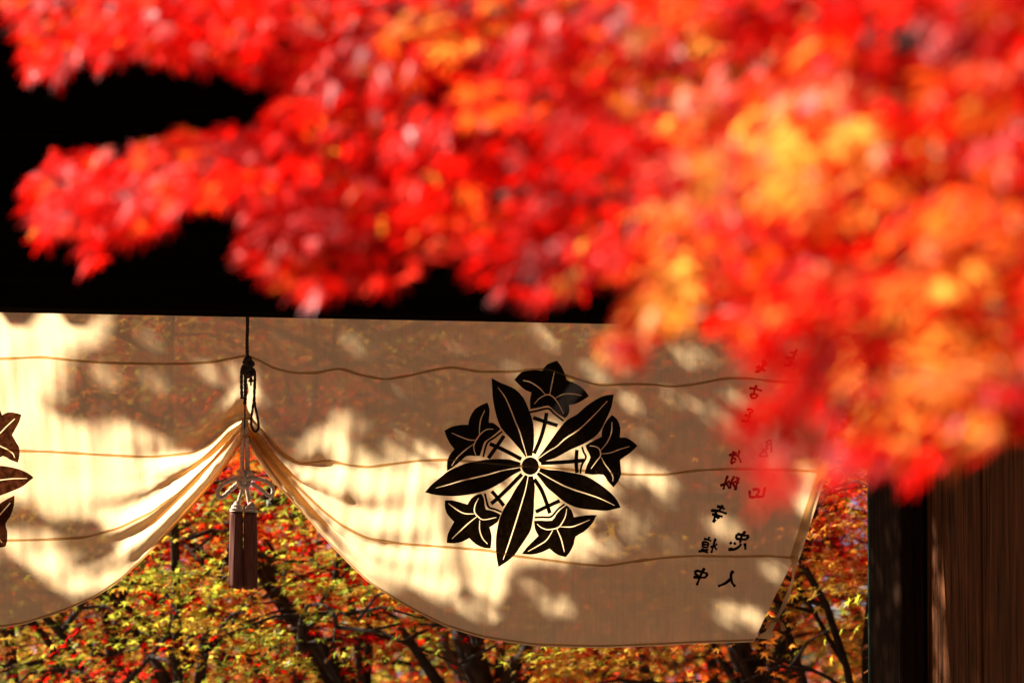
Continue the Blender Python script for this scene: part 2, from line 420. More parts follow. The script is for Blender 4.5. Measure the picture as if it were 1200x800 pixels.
curtain = thing('linen_curtain', 'cream linen curtain with dark plant crests, gathered up beneath the dark lintel', 'curtain', (0, 0, topz))
NV = 150
cols = [(-430+i*2.6, False) for i in range(int((288+430-40)/2.6)+1)]
cols = [c for c in cols if c[0] < 246] + [(246+i*1.0, False) for i in range(42)]
V = []; F = []
ucols = len(cols); R1 = 60; R2 = 240
NU = ucols + R1 + R2
def colx(i, v):
    if i < ucols: return cols[i][0]
    j = i-ucols
    if j < R1: return 288 + j*1.0
    a = 288+R1; return a + (xright(v)-a)*((j-R1)/(R2-1))
for j in range(NV+1):
    v = 4*j/NV
    for i in range(NU): V.append(surf(colx(i, v), v))
for j in range(NV):
    for i in range(NU-1):
        q = j*NU+i; F.append((q, q+1, q+NU+1, q+NU))
link_mesh('cloth', V, F, M_CLOTH, curtain)

def strip(name, fpts, width, m, off, parent, wob=0.0):     # a narrow doubled strip lying on the cloth
    V = []; F = []
    for i, (px, v) in enumerate(fpts):
        a = surf(px, max(0, v)); b = surf(px+1.5, max(0, v)); d = (b-a); d.y = 0; d.normalize()
        n = Vector((-d.z, 0, d.x)); w = width*(1+wob*noise.noise(Vector((px*0.05, v, 0))))
        for k, (s, t) in enumerate(((1, off*0.4), (0.5, off), (-0.5, off), (-1, off*0.4))):
            V.append(a + n*(w/2*s) + Vector((0, -t, 0)))
    for i in range(len(fpts)-1):
        for k in range(3): F.append((i*4+k, i*4+k+1, (i+1)*4+k+1, (i+1)*4+k))
    return link_mesh(name, V, F, m, parent)
for sv in (1, 2, 3):
    xe = xright(sv)
    strip('seam', [(-430+(xe+430)*i/420, sv) for i in range(421)], 0.0085, M_HEM, 0.005, curtain, 0.5)
strip('bottom_hem', [(-430+(xright(4)+430)*i/420, 3.975) for i in range(421)], 0.007, M_HEM, 0.005, curtain, 0.3)
# right border band and the loose ribbon below it
V = []; F = []
for i in range(61):
    v = 3.02*i/60; a = on_cloth(xright(v)-6, py_of(xright(v)-6, v), 0.006); b = on_cloth(xright(v)+6, py_of(xright(v), v), 0.006)
    V += [a, b]
    if i: F.append((2*i-2, 2*i-1, 2*i+1, 2*i))
link_mesh('border_band', V, F, M_HEM, curtain)
rb = smoothpts([W(931, 652, -0.012), W(930, 672, -0.03), W(925, 692, -0.035), W(917, 712, -0.03), W(906, 731, -0.02), W(896, 748, -0.03)], 6)
V = []; F = []
for i, p in enumerate(rb):
    w = 0.014 - 0.006*sin(i/len(rb)*pi) + (0.012 if i > len(rb)-4 else 0)
    tw = 0.9*sin(i*0.22)
    V += [p + Vector((-w*cos(tw), -w*sin(tw), 0)), p + Vector((w*cos(tw), w*sin(tw), 0))]
    if i: F.append((2*i-2, 2*i-1, 2*i+1, 2*i))
link_mesh('ribbon', V, F, M_HEM, curtain)
ac = Acc()
c0 = W(909, 726, -0.03)
ac.tube(smoothpts([c0+Vector((-0.012, 0, 0.004)), c0+Vector((0, -0.012, 0)), c0+Vector((0.012, 0, -0.002)), c0+Vector((0.0, 0.010, 0))], 4), 0.006, 7)
for dx, dz in ((-0.035, -0.03), (0.03, -0.035), (-0.03, 0.012)):
    ac.tube(smoothpts([c0, c0+Vector((dx*0.6, -0.006, dz*0.3)), c0+Vector((dx, 0, dz))], 4), [0.003+0.0007*k for k in range(9)], 6)
ac.make('ribbon_knot', M_HEM, curtain)

# ------------------------------------------------------------------ crest and writing (flat dye on the cloth)
def inpoly(x, y, P):
    c = False; n = len(P); j = n-1
    for i in range(n):
        xi, yi = P[i]; xj, yj = P[j]
        if (yi > y) != (yj > y) and x < (xj-xi)*(y-yi)/(yj-yi)+xi: c = not c
        j = i
    return c
def rounded(P, n=3):                # gentle Catmull-Rom through a closed outline, keeping sharp tips
    out = []; L = len(P)
    for i in range(L):
        a, b, c, d = (Vector((*P[(i+k) % L], 0)) for k in (-1, 0, 1, 2))
        def sharp(p, q, r):
            u = (q-p); w = (r-q)
            return u.length > 0 and w.length > 0 and u.normalized().dot(w.normalized()) < 0.55
        a2 = b*2-c if sharp(a, b, c) else a
        d2 = c*2-b if sharp(b, c, d) else d
        for k in range(n):
            t = k/n
            q = 0.5*((2*b)+(c-a2)*t+(2*a2-5*b+4*c-d2)*t*t+(3*b-a2-3*c+d2)*t*t*t)
            out.append((q.x, q.y))
    return out
def stroke_poly(P, w, taper=0.35, w1=None):
    pts = [(p.x, p.y) for p in smoothpts([Vector((x, y, 0)) for x, y in P], 5)]
    L = []; Rr = []; n = len(pts)
    for i, (x, y) in enumerate(pts):
        x0, y0 = pts[max(0, i-1)]; x1, y1 = pts[min(n-1, i+1)]
        dx, dy = x1-x0, y1-y0; l = sqrt(dx*dx+dy*dy) or 1
        t = i/(n-1); ww = w*(1-taper*abs(2*t-1)**2)/2
        L.append((x-dy/l*ww, y+dx/l*ww)); Rr.append((x+dy/l*ww, y-dx/l*ww))
    return L + Rr[::-1]
def dye(name, outline, cuts, parent, m, off, tf=lambda p: p, grid=5.0):
    loops = [outline] + cuts
    pts = []; edges = []
    for lp in loops:
        b = len(pts); pts += [Vector(p) for p in lp]
        edges += [(b+i, b+(i+1) % len(lp)) for i in range(len(lp))]
    xs_ = [p[0] for p in outline]; ys_ = [p[1] for p in outline]
    x = min(xs_)+grid/2
    while x < max(xs_):
        y = min(ys_)+grid/2
        while y < max(ys_):
            if inpoly(x, y, outline): pts.append(Vector((x+0.1, y+0.07)))
            y += grid
        x += grid
    r = delaunay_2d_cdt(pts, edges, [], 0, 1e-4)
    vo_, fo = r[0], r[2]; F = []
    for f in fo:
        cx = sum(vo_[i].x for i in f)/len(f); cy = sum(vo_[i].y for i in f)/len(f)
        if inpoly(cx, cy, outline) and not any(inpoly(cx, cy, c) for c in cuts): F.append(tuple(f))
    V = [on_cloth(*tf((p.x, p.y)), off) for p in vo_]
    o = link_mesh(name, V, F, m, parent, smooth=False)
    return o
def QT(ox, oy, s=6.1538): return lambda L: [(ox+x/s, oy+y/s) for x, y in L]
Q1, Q2, Q3, Q4, CC = QT(490, 420), QT(620, 420), QT(490, 540), QT(600, 540), QT(480, 400, 2.857)
leaves = [
 (CC([(270,124),(300,140),(345,160),(375,190),(395,235),(408,280),(410,330),(408,360),(404,378),(388,381),(360,358),(330,325),(300,290),(285,250),(275,200),(272,160)]),
  [CC([(290,155),(312,185),(330,225),(345,265),(360,300),(372,340),(384,384)])]),
 (CC([(680,178),(640,185),(590,215),(555,245),(520,265),(495,295),(470,330),(440,370),(426,391),(431,400),(445,400),(480,392),(530,365),(575,345),(610,325),(635,300),(655,260),(672,220)]),
  [Q2([(50,718),(130,670),(190,635),(250,580),(340,520),(420,450),(490,380),(555,308)])]),
 (Q3([(42,225),(90,170),(150,120),(200,80),(260,50),(330,20),(400,5),(480,-8),(560,-12),(650,-8),(716,8),(714,40),(716,78),(660,110),(600,150),(520,195),(440,225),(350,245),(250,255),(150,250),(90,240)]),
  [Q3([(115,197),(200,175),(300,145),(400,122),(500,98),(600,70),(722,47)])]),
 (Q3([(568,765),(555,700),(548,640),(548,560),(560,480),(580,400),(620,320),(660,260),(700,190),(752,118),(790,128),(827,130),(832,200),(827,280),(825,350),(817,430),(802,500),(767,560),(727,620),(692,672),(640,720)]),
  [Q3([(603,712),(625,650),(650,580),(680,490),(710,390),(740,290),(765,200),(777,120)])]),
 (Q4([(190,62),(205,55),(260,65),(330,70),(400,82),(480,95),(540,115),(600,150),(660,190),(720,240),(760,290),(782,335),(740,345),(680,358),(600,355),(500,345),(430,325),(370,295),(300,240),(240,190),(200,140),(172,108)]),
  [Q4([(182,84),(260,125),(350,172),(440,208),(540,240),(640,275),(738,320)])]),
]
ivies = [
 (CC([(488,66),(503,85),(515,112),(521,131),(540,138),(565,150),(582,165),(596,184),(575,198),(550,210),(527,214),(528,235),(522,250),(513,258),(492,244),(474,228),(458,216),(430,222),(398,228),(397,200),(402,172),(380,163),(360,145),(345,130),(370,104),(405,97),(438,100),(455,78)]),
  [Q2([(137,262),(150,190),(170,90)]), Q2([(175,290),(230,262),(300,258),(370,270)]), Q2([(105,262),(60,215),(0,175),(-55,160)]), Q2([(25,330),(60,292),(105,267),(135,265),(165,285),(200,330),(235,400)])],
  Q2([(-20,392),(30,383),(125,364),(170,400),(235,452)]),
  [Q2([(115,395),(100,480),(70,580),(22,688)]), Q2([(15,430),(100,456),(195,485)])]),
 (Q1([(490,320),(505,370),(500,430),(498,465),(530,468),(560,490),(580,513),(550,540),(510,573),(466,604),(450,650),(432,704),(390,704),(335,706),(290,745),(240,785),(198,812),(197,750),(215,700),(250,655),(215,610),(190,560),(178,522),(230,495),(290,482),(348,480),(360,430),(395,370),(440,340)]),
  [Q1([(470,375),(440,440),(430,500),(428,555)]), Q1([(230,538),(300,570),(360,590),(402,590)]), Q1([(530,512),(480,515),(430,555),(395,610),(388,650),(402,698)]), Q1([(385,620),(330,660),(270,715),(230,775)])],
  Q1([(592,528),(540,570),(484,614),(456,712)]),
  [Q1([(502,617),(600,660),(730,728)]), Q1([(605,560),(550,640),(492,722)])]),
 (Q2([(590,408),(630,440),(655,500),(652,570),(700,570),(750,600),(780,628),(740,670),(690,705),(655,730),(660,800),(662,835),(640,885),(605,928),(560,880),(530,838),(450,838),(392,830),(410,770),(436,712),(410,660),(398,628),(430,607),(460,592),(515,565),(520,510),(550,450)]),
  [Q2([(590,460),(588,530),(560,600),(510,662)]), Q2([(725,633),(650,655),(580,680),(512,688)]), Q2([(430,630),(470,635),(500,655),(508,700),(480,740),(440,795)]), Q2([(515,715),(540,760),(575,805),(600,850),(600,885)])],
  Q2([(372,638),(385,675),(402,714),(372,770),(362,830)]),
  [Q2([(72,757),(250,747),(390,735)]), Q2([(335,660),(331,745),(338,826)])]),
 (Q3([(180,285),(230,285),(290,300),(340,315),(370,270),(410,245),(440,238),(458,270),(464,320),(474,352),(530,364),(580,388),(560,440),(500,480),(515,540),(512,600),(508,632),(460,628),(400,600),(355,558),(300,585),(240,595),(192,592),(200,530),(245,440),(200,390),(180,340)]),
  [Q3([(205,308),(260,350),(320,380),(388,383)]), Q3([(420,270),(395,320),(392,370),(420,405),(460,425),(550,408)]), Q3([(410,402),(350,450),(290,505),(230,562)]), Q3([(430,430),(430,500),(450,560),(485,600)])],
  Q3([(466,236),(478,290),(494,336),(540,350),(590,370)]),
  [Q3([(735,98),(650,185),(560,270),(510,310)]), Q3([(515,220),(560,270),(605,325)])]),
 (Q4([(385,320),(420,355),(438,405),(500,395),(550,390),(602,390),(570,450),(510,510),(452,545),(440,600),(410,660),(380,692),(330,680),(290,655),(262,632),(200,660),(130,675),(62,670),(100,620),(140,580),(180,540),(155,490),(148,432),(200,430),(278,430),(310,385),(345,348)]),
  [Q4([(385,345),(375,400),(350,450),(320,482),(250,495),(200,480),(170,455)]), Q4([(340,475),(420,475),(480,455),(550,425)]), Q4([(285,500),(240,570),(180,610),(105,652)]), Q4([(315,490),(345,560),(370,655)])],
  Q4([(152,408),(210,406),(272,402),(320,350),(370,312)]),
  [Q4([(148,132),(200,210),(240,310),(262,378)]), Q4([(160,368),(245,328),(335,287)])]),
]
CX, CY = 619.3, 546.3
def circ(r, n=28): return [(CX+r*cos(2*pi*i/n), CY+r*sin(2*pi*i/n)) for i in range(n)]
def inward(L): 
    out = []
    for x, y in L:
        r = sqrt((x-CX)**2+(y-CY)**2)
        k = 0.62 if r < 21 else 1
        out.append((CX+(x-CX)*k, CY+(y-CY)*k))
    return out
def build_crest(tf, m, label):
    base = dye('crest', circ(10.3), [], curtain, m, 0.0030, tf, 4)
    base['label'] = label
    o = 0.0031
    for out, veins in leaves:
        dye('long_leaf', inward(rounded(out)), [stroke_poly(inward(v), 1.5, 0.6) for v in veins]+[circ(11.9)], base, m, o, tf); o += 0.00015
    for out, veins, chev, cross in ivies:
        dye('lobed_leaf', rounded(out, 2), [stroke_poly(v, 1.35, 0.5) for v in veins], base, m, o, tf); o += 0.00015
        dye('stem_line', stroke_poly(chev, 2.5, 0.1), [], base, m, o, tf); o += 0.00015
        dye('stem', stroke_poly(cross[0], 4.6, 0.0), [], base, m, o, tf); o += 0.00015
        dye('cross_bar', stroke_poly(cross[1], 4.4, 0.0), [], base, m, o, tf); o += 0.00015
    return base
build_crest(lambda p: p, M_INK, 'black crest of five long leaves and five lobed leaves')
def tfl(p):
    a = radians(26); x, y = p[0]-CX, p[1]-CY
    return (-78 + x*cos(a)+y*sin(a), 563 - x*sin(a)+y*cos(a))
build_crest(tfl, M_INK2, 'brown crest of long and lobed leaves, glow of the lit cloth put into its dye')

K1, K2, K3, K4, K5 = QT(800, 550, 8.889), QT(800, 610, 8.889), QT(860, 400, 10), QT(850, 470, 10), QT(780, 540, 4.444)
glyphs = [
 (K1, 22, [[(465,62),(445,120),(420,208)],[(385,168),(440,145),(490,118)],[(440,140),(462,160),(486,200)],[(535,68),(508,120),(490,198)],[(478,152),(545,126)],[(512,130),(530,165),(550,205)],[(545,85),(590,92)],[(540,122),(582,140)],[(578,90),(560,140),(552,190)],[(520,165),(560,182)],[(528,200),(560,205)]]),
 (K1, 24, [[(352,383),(395,390),(437,412)],[(418,370),(395,400),(368,440)],[(290,425),(370,430),(458,458)],[(300,465),(355,475),(415,490)],[(345,440),(335,485),(312,548)],[(312,548),(345,520)],[(372,475),(375,510)],[(340,478),(372,512)]]),
 (K2, 20, [[(340,182),(318,245),(292,335)],[(283,275),(320,262),(356,240)],[(312,245),(330,275),(350,302)],[(275,165),(262,192)],[(215,185),(250,195),(292,208)],[(205,215),(262,226)],[(205,215),(198,268)],[(262,226),(255,275)],[(200,243),(258,250)],[(196,270),(256,278)],[(200,285),(192,312)],[(250,290),(245,322)],[(196,298),(246,306)],[(155,318),(205,316),(258,332)]]),
 (K2, 24, [[(650,108),(612,155),(590,228)],[(560,135),(625,150),(686,155)],[(560,138),(545,185)],[(684,158),(655,195)],[(545,185),(600,192),(655,195)],[(505,222),(480,242)],[(522,230),(548,244)],[(465,300),(530,296),(585,265),(600,235)],[(640,232),(645,265),(645,300)],[(468,298),(510,285)]]),
 (K2, 24, [[(220,490),(182,560),(136,672)],[(112,542),(145,520),(200,535),(252,552)],[(250,552),(225,592)],[(100,585),(160,590),(225,590)],[(112,545),(165,580)]]),
 (K2, 26, [[(515,520),(490,562),(500,640),(535,685)],[(492,600),(430,650),(355,682)]]),
 (K3, 24, [[(740,90),(705,150),(690,215),(640,275)],[(655,128),(700,135),(735,155)],[(598,190),(650,190),(700,178)],[(590,268),(640,286),(685,250)],[(660,190),(650,240)]]),
 (K3, 24, [[(362,215),(340,280),(322,345)],[(330,228),(382,262),(345,290)],[(320,290),(345,320),(370,352)],[(262,310),(300,290),(310,345)],[(250,355),(312,350)],[(275,320),(290,345)]]),
 (K3, 24, [[(275,515),(248,545),(240,605)],[(185,545),(250,552),(332,576)],[(198,612),(285,625)],[(198,612),(208,655)],[(285,625),(255,662)],[(205,658),(258,664)]]),
 (K4, 22, [[(255,100),(300,92),(322,120),(280,135)],[(190,225),(262,240)],[(300,130),(275,190),(265,240)],[(230,160),(300,180)]]),
 (K4, 22, [[(470,492),(500,465),(532,476),(536,600)],[(478,505),(530,505)],[(430,552),(470,600),(492,645)],[(388,642),(480,645)],[(502,540),(440,592),(400,625)],[(470,520),(500,560)]]),
 (K4, 24, [[(35,635),(90,622),(150,652),(182,722)],[(75,590),(135,612)],[(85,630),(65,728),(112,702)],[(162,570),(150,640)],[(95,660),(125,690)]]),
 (K5, 13, [[(434,152),(436,192)],[(450,148),(484,150),(470,185)],[(470,185),(506,186)],[(516,135),(505,186)],[(438,190),(470,186)]]),
]
for T, w, strokes in glyphs:
    s = {K1: 8.889, K2: 8.889, K3: 10, K4: 10, K5: 4.444}[T]
    V = []; F = []
    for n_, st in enumerate(strokes):
        P = [Vector((x, y, 0)) for x, y in T(st)]
        pts = smoothpts(P, 6) if len(P) > 2 else [P[0].lerp(P[1], k/5) for k in range(6)]
        b = len(V); L = len(pts)
        for i, p in enumerate(pts):
            a = pts[max(0, i-1)]; c = pts[min(L-1, i+1)]; d = (c-a).normalized(); nn = Vector((-d.y, d.x, 0))
            t = i/(L-1); ww = w/s/2*1.28*(1.15-0.55*t+0.25*(t > 0.85)) * (0.6 if i == 0 else 1)
            for sg in (-1, 1):
                q = p+nn*(ww*sg); V.append(on_cloth(q.x, q.y, 0.003+0.00006*n_))
            if i: F.append((b+2*i-2, b+2*i-1, b+2*i+1, b+2*i))
    link_mesh('character', V, F, M_INK, curtain, smooth=False)

# ------------------------------------------------------------------ cords and tassels
cordset = thing('tassel_cord', 'knotted cord with bow loops and two long brown tassels below the gathered curtain', 'tassel', W(288, 372, -0.06))
YC = -0.062
def cp(L, y=YC): return [W(a, b, y+(0 if len(t) == 0 else t[0])) for a, b, *t in L]
def rope(name, L, r, m, n=10, seg=10, y=YC, tw=0.9):
    pts = smoothpts(cp(L, y), seg)
    V, F = tubedata(pts, r, n, twist=tw)
    return link_mesh(name, V, F, m, cordset)
rope('cord', [(290,368),(290,385),(289.5,402),(290,422)], 0.0058, M_CORDDARK, seg=14)
rope('knot', [(286,421),(295,426),(286,431),(296,436),(288,441)], 0.0105, M_CORDDARK, seg=8)
rope('knot', [(294,419,-.01),(287,424,-.012),(293,430,-.014),(286,436,-.012),(295,440,-.01)], 0.0085, M_CORDDARK, seg=8)
rope('strand', [(287,428),(283.5,433),(283,448),(283.5,467)], 0.0052, M_CORDDARK, seg=10)
rope('strand', [(288,436),(287.5,450),(287.5,462),(287,474)], 0.0060, M_CORDDARK, seg=10)
rope('strand', [(293,436),(294,442),(294,452)], [0.0045]*12+[0.005, 0.0075, 0.0095, 0.0085, 0.004][:5]+[0.003]*4, M_CORDDARK, seg=10)
rope('strand', [(287,474),(287,488),(286.5,503)], 0.0026, M_CORDDARK, seg=8)
rope('cord_loop', [(294,430),(298.5,436),(298.5,455),(297,472),(294.5,490),(295,500),(299,505.5),(303,501),(302,490),(298.5,472),(298,455),(298.8,440)], 0.0042, M_CORDDARK, seg=8)
YL = 0.03
a0 = rope('cord', [(286,492,-.05),(284,508,-.04),(283.5,530),(283.5,556)], 0.0080, M_CORD, y=YL, seg=14)
rope('cord', [(288,492,-.05),(289,508,-.04),(289.8,530),(290,556)], 0.0080, M_CORD, y=YL, seg=14)
bow = rope('bow_knot', [(279,552,.005),(284,556,-.018),(292,553,-.018),(294,559,-.006),(286,562,-.024),(280,560,-.012),(282,568,-.02),(289,570,-.02),(292,563,-.01)], 0.0085, M_CORD, y=YL, seg=8)
rope('bow_knot', [(284,551,-.008),(287,556,-.026),(286,563,-.028),(284,571,-.014)], 0.0075, M_CORD, y=YL, seg=8)
rope('bow_loop', [(281,559,-.008),(271,562.5,-.014),(260,568,-.02),(255,576,-.02),(256.5,582,-.016),(262,581.5,-.01),(271,573,-.004),(280,565,0)], 0.0078, M_CORD, y=YL, seg=8)
rope('bow_loop', [(292,560,-.008),(302,561,-.012),(312,563.5,-.018),(319,570,-.02),(320,577,-.018),(316,581,-.012),(308,575,-.006),(294,565,0)], 0.0070, M_CORD, y=YL, seg=8)
rope('cord', [(284,568,-.006),(283,576,-.004),(280.5,584,0),(279.5,590,0)], 0.0062, M_CORD, y=YL, seg=8)
rope('cord', [(288.5,568,-.004),(290,577,0),(291,584,0),(292,590,0)], 0.0062, M_CORD, y=YL, seg=8)
def tassel(px0, px1, ptop, pbot, y):
    cx = (px0+px1)/2; R = (px1-px0)/2/340.0
    top = W(cx+1.5, ptop, y); bot = W(cx, pbot, y); H = top.z-bot.z
    ctr = Vector((bot.x, bot.y, 0))
    # head of wound cord
    V = []; F = []; n = 40; rowsN = 34
    for j in range(rowsN+1):
        t = j/rowsN; z_ = top.z - t*H*0.125
        r = R*(0.28+0.72*sin(t*pi/2)**0.9) * (1+0.075*sin(t*2*pi*3.0))
        for k in range(n):
            an = 2*pi*k/n
            c = ctr + Vector((top.x-bot.x, 0, 0))*(1-t)
            V.append((c.x+cos(an)*r, c.y+sin(an)*r, z_-0.004*sin(an+0.4)))
    for j in range(rowsN):
        for k in range(n): F.append((j*n+k, (j+1)*n+k, (j+1)*n+(k+1) % n, j*n+(k+1) % n))
    head = link_mesh('tassel_head', V, F, M_CORD, cordset)
    # skirt: threads as fine ridges, uneven at the cut end
    V = []; F = []; n = 156; rw_ = 22
    z0, z1 = top.z-H*0.118, bot.z
    jag = [rng.uniform(-0.005, 0.006) for _ in range(n//3+1)]; dep = [rng.uniform(0.6, 1.4) for _ in range(n//6+1)]
    for j in range(rw_+1):
        t = j/rw_
        for k in range(n):
            an = 2*pi*k/n
            r = R*(0.92+0.03*sin(t*4)+0.10*t*t-0.04*(t < 0.05)+0.05*t*t*noise.noise(Vector((k*0.11, t*3, px0))))
            r *= 1 - 0.016*dep[k//6]*(0.5+0.5*cos(2*pi*k/6))
            V.append((ctr.x+cos(an)*r+0.0015*sin(t*3+k*0.2), ctr.y+sin(an)*r, z0+(z1-z0)*t+(jag[k//3] if j == rw_ else 0)))
    for j in range(rw_):
        for k in range(n): F.append((j*n+k, (j+1)*n+k, (j+1)*n+(k+1) % n, j*n+(k+1) % n))
    F.append(tuple(range(n)))
    F.append(tuple(rw_*n+k for k in range(n-1, -1, -1)))
    link_mesh('tassel_skirt', V, F, M_TASSEL, cordset)
tassel(268.5, 284.6, 588, 688, YL+0.002)
tassel(285.0, 301.5, 589, 689, YL-0.004)

# ------------------------------------------------------------------ maple leaves
def leaf_template(n, fine):
    if n == 7: angs = [-128, -88, -45, 0, 45, 88, 128]; lens = [0.42, 0.72, 0.93, 1.0, 0.93, 0.72, 0.42]
    else: angs = [-105, -52, 0, 52, 105]; lens = [0.62, 0.9, 1.0, 0.9, 0.62]
    P = [(0, -0.02)]
    P.append((-0.10, -0.10))
    for i, (a, L) in enumerate(zip(angs, lens)):
        ar = radians(a)
        if fine:
            P.append((sin(ar-0.17)*L*0.52, cos(ar-0.17)*L*0.52)); P.append((sin(ar)*L, cos(ar)*L)); P.append((sin(ar+0.17)*L*0.52, cos(ar+0.17)*L*0.52))
        else:
            P.append((sin(ar-0.20)*L*0.52, cos(ar-0.20)*L*0.52)) if False else None
            P.append((sin(ar)*L, cos(ar)*L))
        if i < len(angs)-1:
            m_ = radians((a+angs[i+1])/2); P.append((sin(m_)*(0.20 if fine else 0.26), cos(m_)*(0.20 if fine else 0.26)))
    P.append((0.10, -0.10))
    P = [p for p in P if p]
    V = []
    for x, y in P:
        r = sqrt(x*x+y*y); V.append((x, y-0.1, -0.22*r*r + 0.05*sin(5*x)))
    nB = len(P)-1
    F = [(0, 1+(i+1) % nB, 1+i) for i in range(nB-0) if i < nB-1]
    return np.array(V, float), F
T7V, T7F = leaf_template(7, True)
T5V, T5F = leaf_template(5, False)

def frames(nrm, tip):
    nrm = nrm/np.linalg.norm(nrm, axis=1, keepdims=True)
    tip = tip - nrm*np.sum(tip*nrm, axis=1, keepdims=True)
    tip /= np.linalg.norm(tip, axis=1, keepdims=True)+1e-9
    x = np.cross(tip, nrm)
    return np.stack([x, tip, nrm], axis=2)      # columns
def leaf_mesh(name, TV, TF, pos, R, scale, mi, mats, parent, kind='stuff'):
    n = len(pos); nv = len(TV); nf = len(TF)
    V = np.einsum('nij,vj->nvi', R, TV)*scale[:, None, None] + pos[:, None, :]
    V -= np.array(world_loc(parent))[None, None, :]
    F = (np.array(TF)[None]+(np.arange(n)*nv)[:, None, None]).reshape(-1)
    me = bpy.data.meshes.new(name)
    me.vertices.add(n*nv); me.vertices.foreach_set('co', V.reshape(-1).astype(np.float32))
    me.loops.add(n*nf*3); me.loops.foreach_set('vertex_index', F.astype(np.int32))
    me.polygons.add(n*nf); me.polygons.foreach_set('loop_start', (np.arange(n*nf)*3).astype(np.int32))
    for m in mats: me.materials.append(m)
    me.polygons.foreach_set('material_index', np.repeat(mi, nf).astype(np.int32))
    me.update(calc_edges=True)
    o = bpy.data.objects.new(name, me); COL.objects.link(o); o.parent = parent
    if kind: o['kind'] = kind
    return o
_lm = {}
def leaf_objects(TV, TF, tag_, pos, R, scale, mi, mats, parent):
    off = world_loc(parent)
    for i in range(len(pos)):
        k = (tag_, mats[mi[i]].name)
        if k not in _lm:
            me = bpy.data.meshes.new('leaf'); me.from_pydata([tuple(v) for v in TV], [], TF); me.materials.append(mats[mi[i]]); _lm[k] = me
        o = bpy.data.objects.new('leaf', _lm[k]); COL.objects.link(o); o.parent = parent
        M = Matrix(R[i].tolist()).to_4x4()
        o.matrix_local = Matrix.Translation(Vector(pos[i])-off) @ M @ Matrix.Diagonal((scale[i],)*3+(1,))

L_DEEP = leaf_mat('deep_red_leaf', (0.36, 0.002, 0.001), (0.60, 0.005, 0.002), gloss=0.008)
L_RED = leaf_mat('red_leaf', (0.72, 0.004, 0.002), (0.88, 0.010, 0.003), gloss=0.008)
L_PINK = leaf_mat('rose_red_leaf', (0.82, 0.014, 0.008), (0.92, 0.055, 0.025), gloss=0.018)
L_ORANGE = leaf_mat('orange_leaf', (0.88, 0.07, 0.006), (0.94, 0.17, 0.015), gloss=0.012)
L_GOLD = leaf_mat('golden_leaf', (0.94, 0.26, 0.022), (0.95, 0.44, 0.07), gloss=0.015)
L_YEL = leaf_mat('yellow_leaf', (0.80, 0.48, 0.03), (0.88, 0.66, 0.10))
L_LIME = leaf_mat('yellow_green_leaf', (0.42, 0.42, 0.03), (0.62, 0.60, 0.06))
L_GREEN = leaf_mat('green_leaf', (0.12, 0.16, 0.016), (0.30, 0.33, 0.035))
L_RUST = leaf_mat('rust_leaf', (0.40, 0.10, 0.02), (0.60, 0.20, 0.04))
MATS = [L_DEEP, L_RED, L_PINK, L_ORANGE, L_GOLD, L_YEL, L_LIME, L_GREEN, L_RUST]

def inview(p, m=10):
    x, y, z = PX(p); return -m < x < 1200+m and -m < y < 800+m

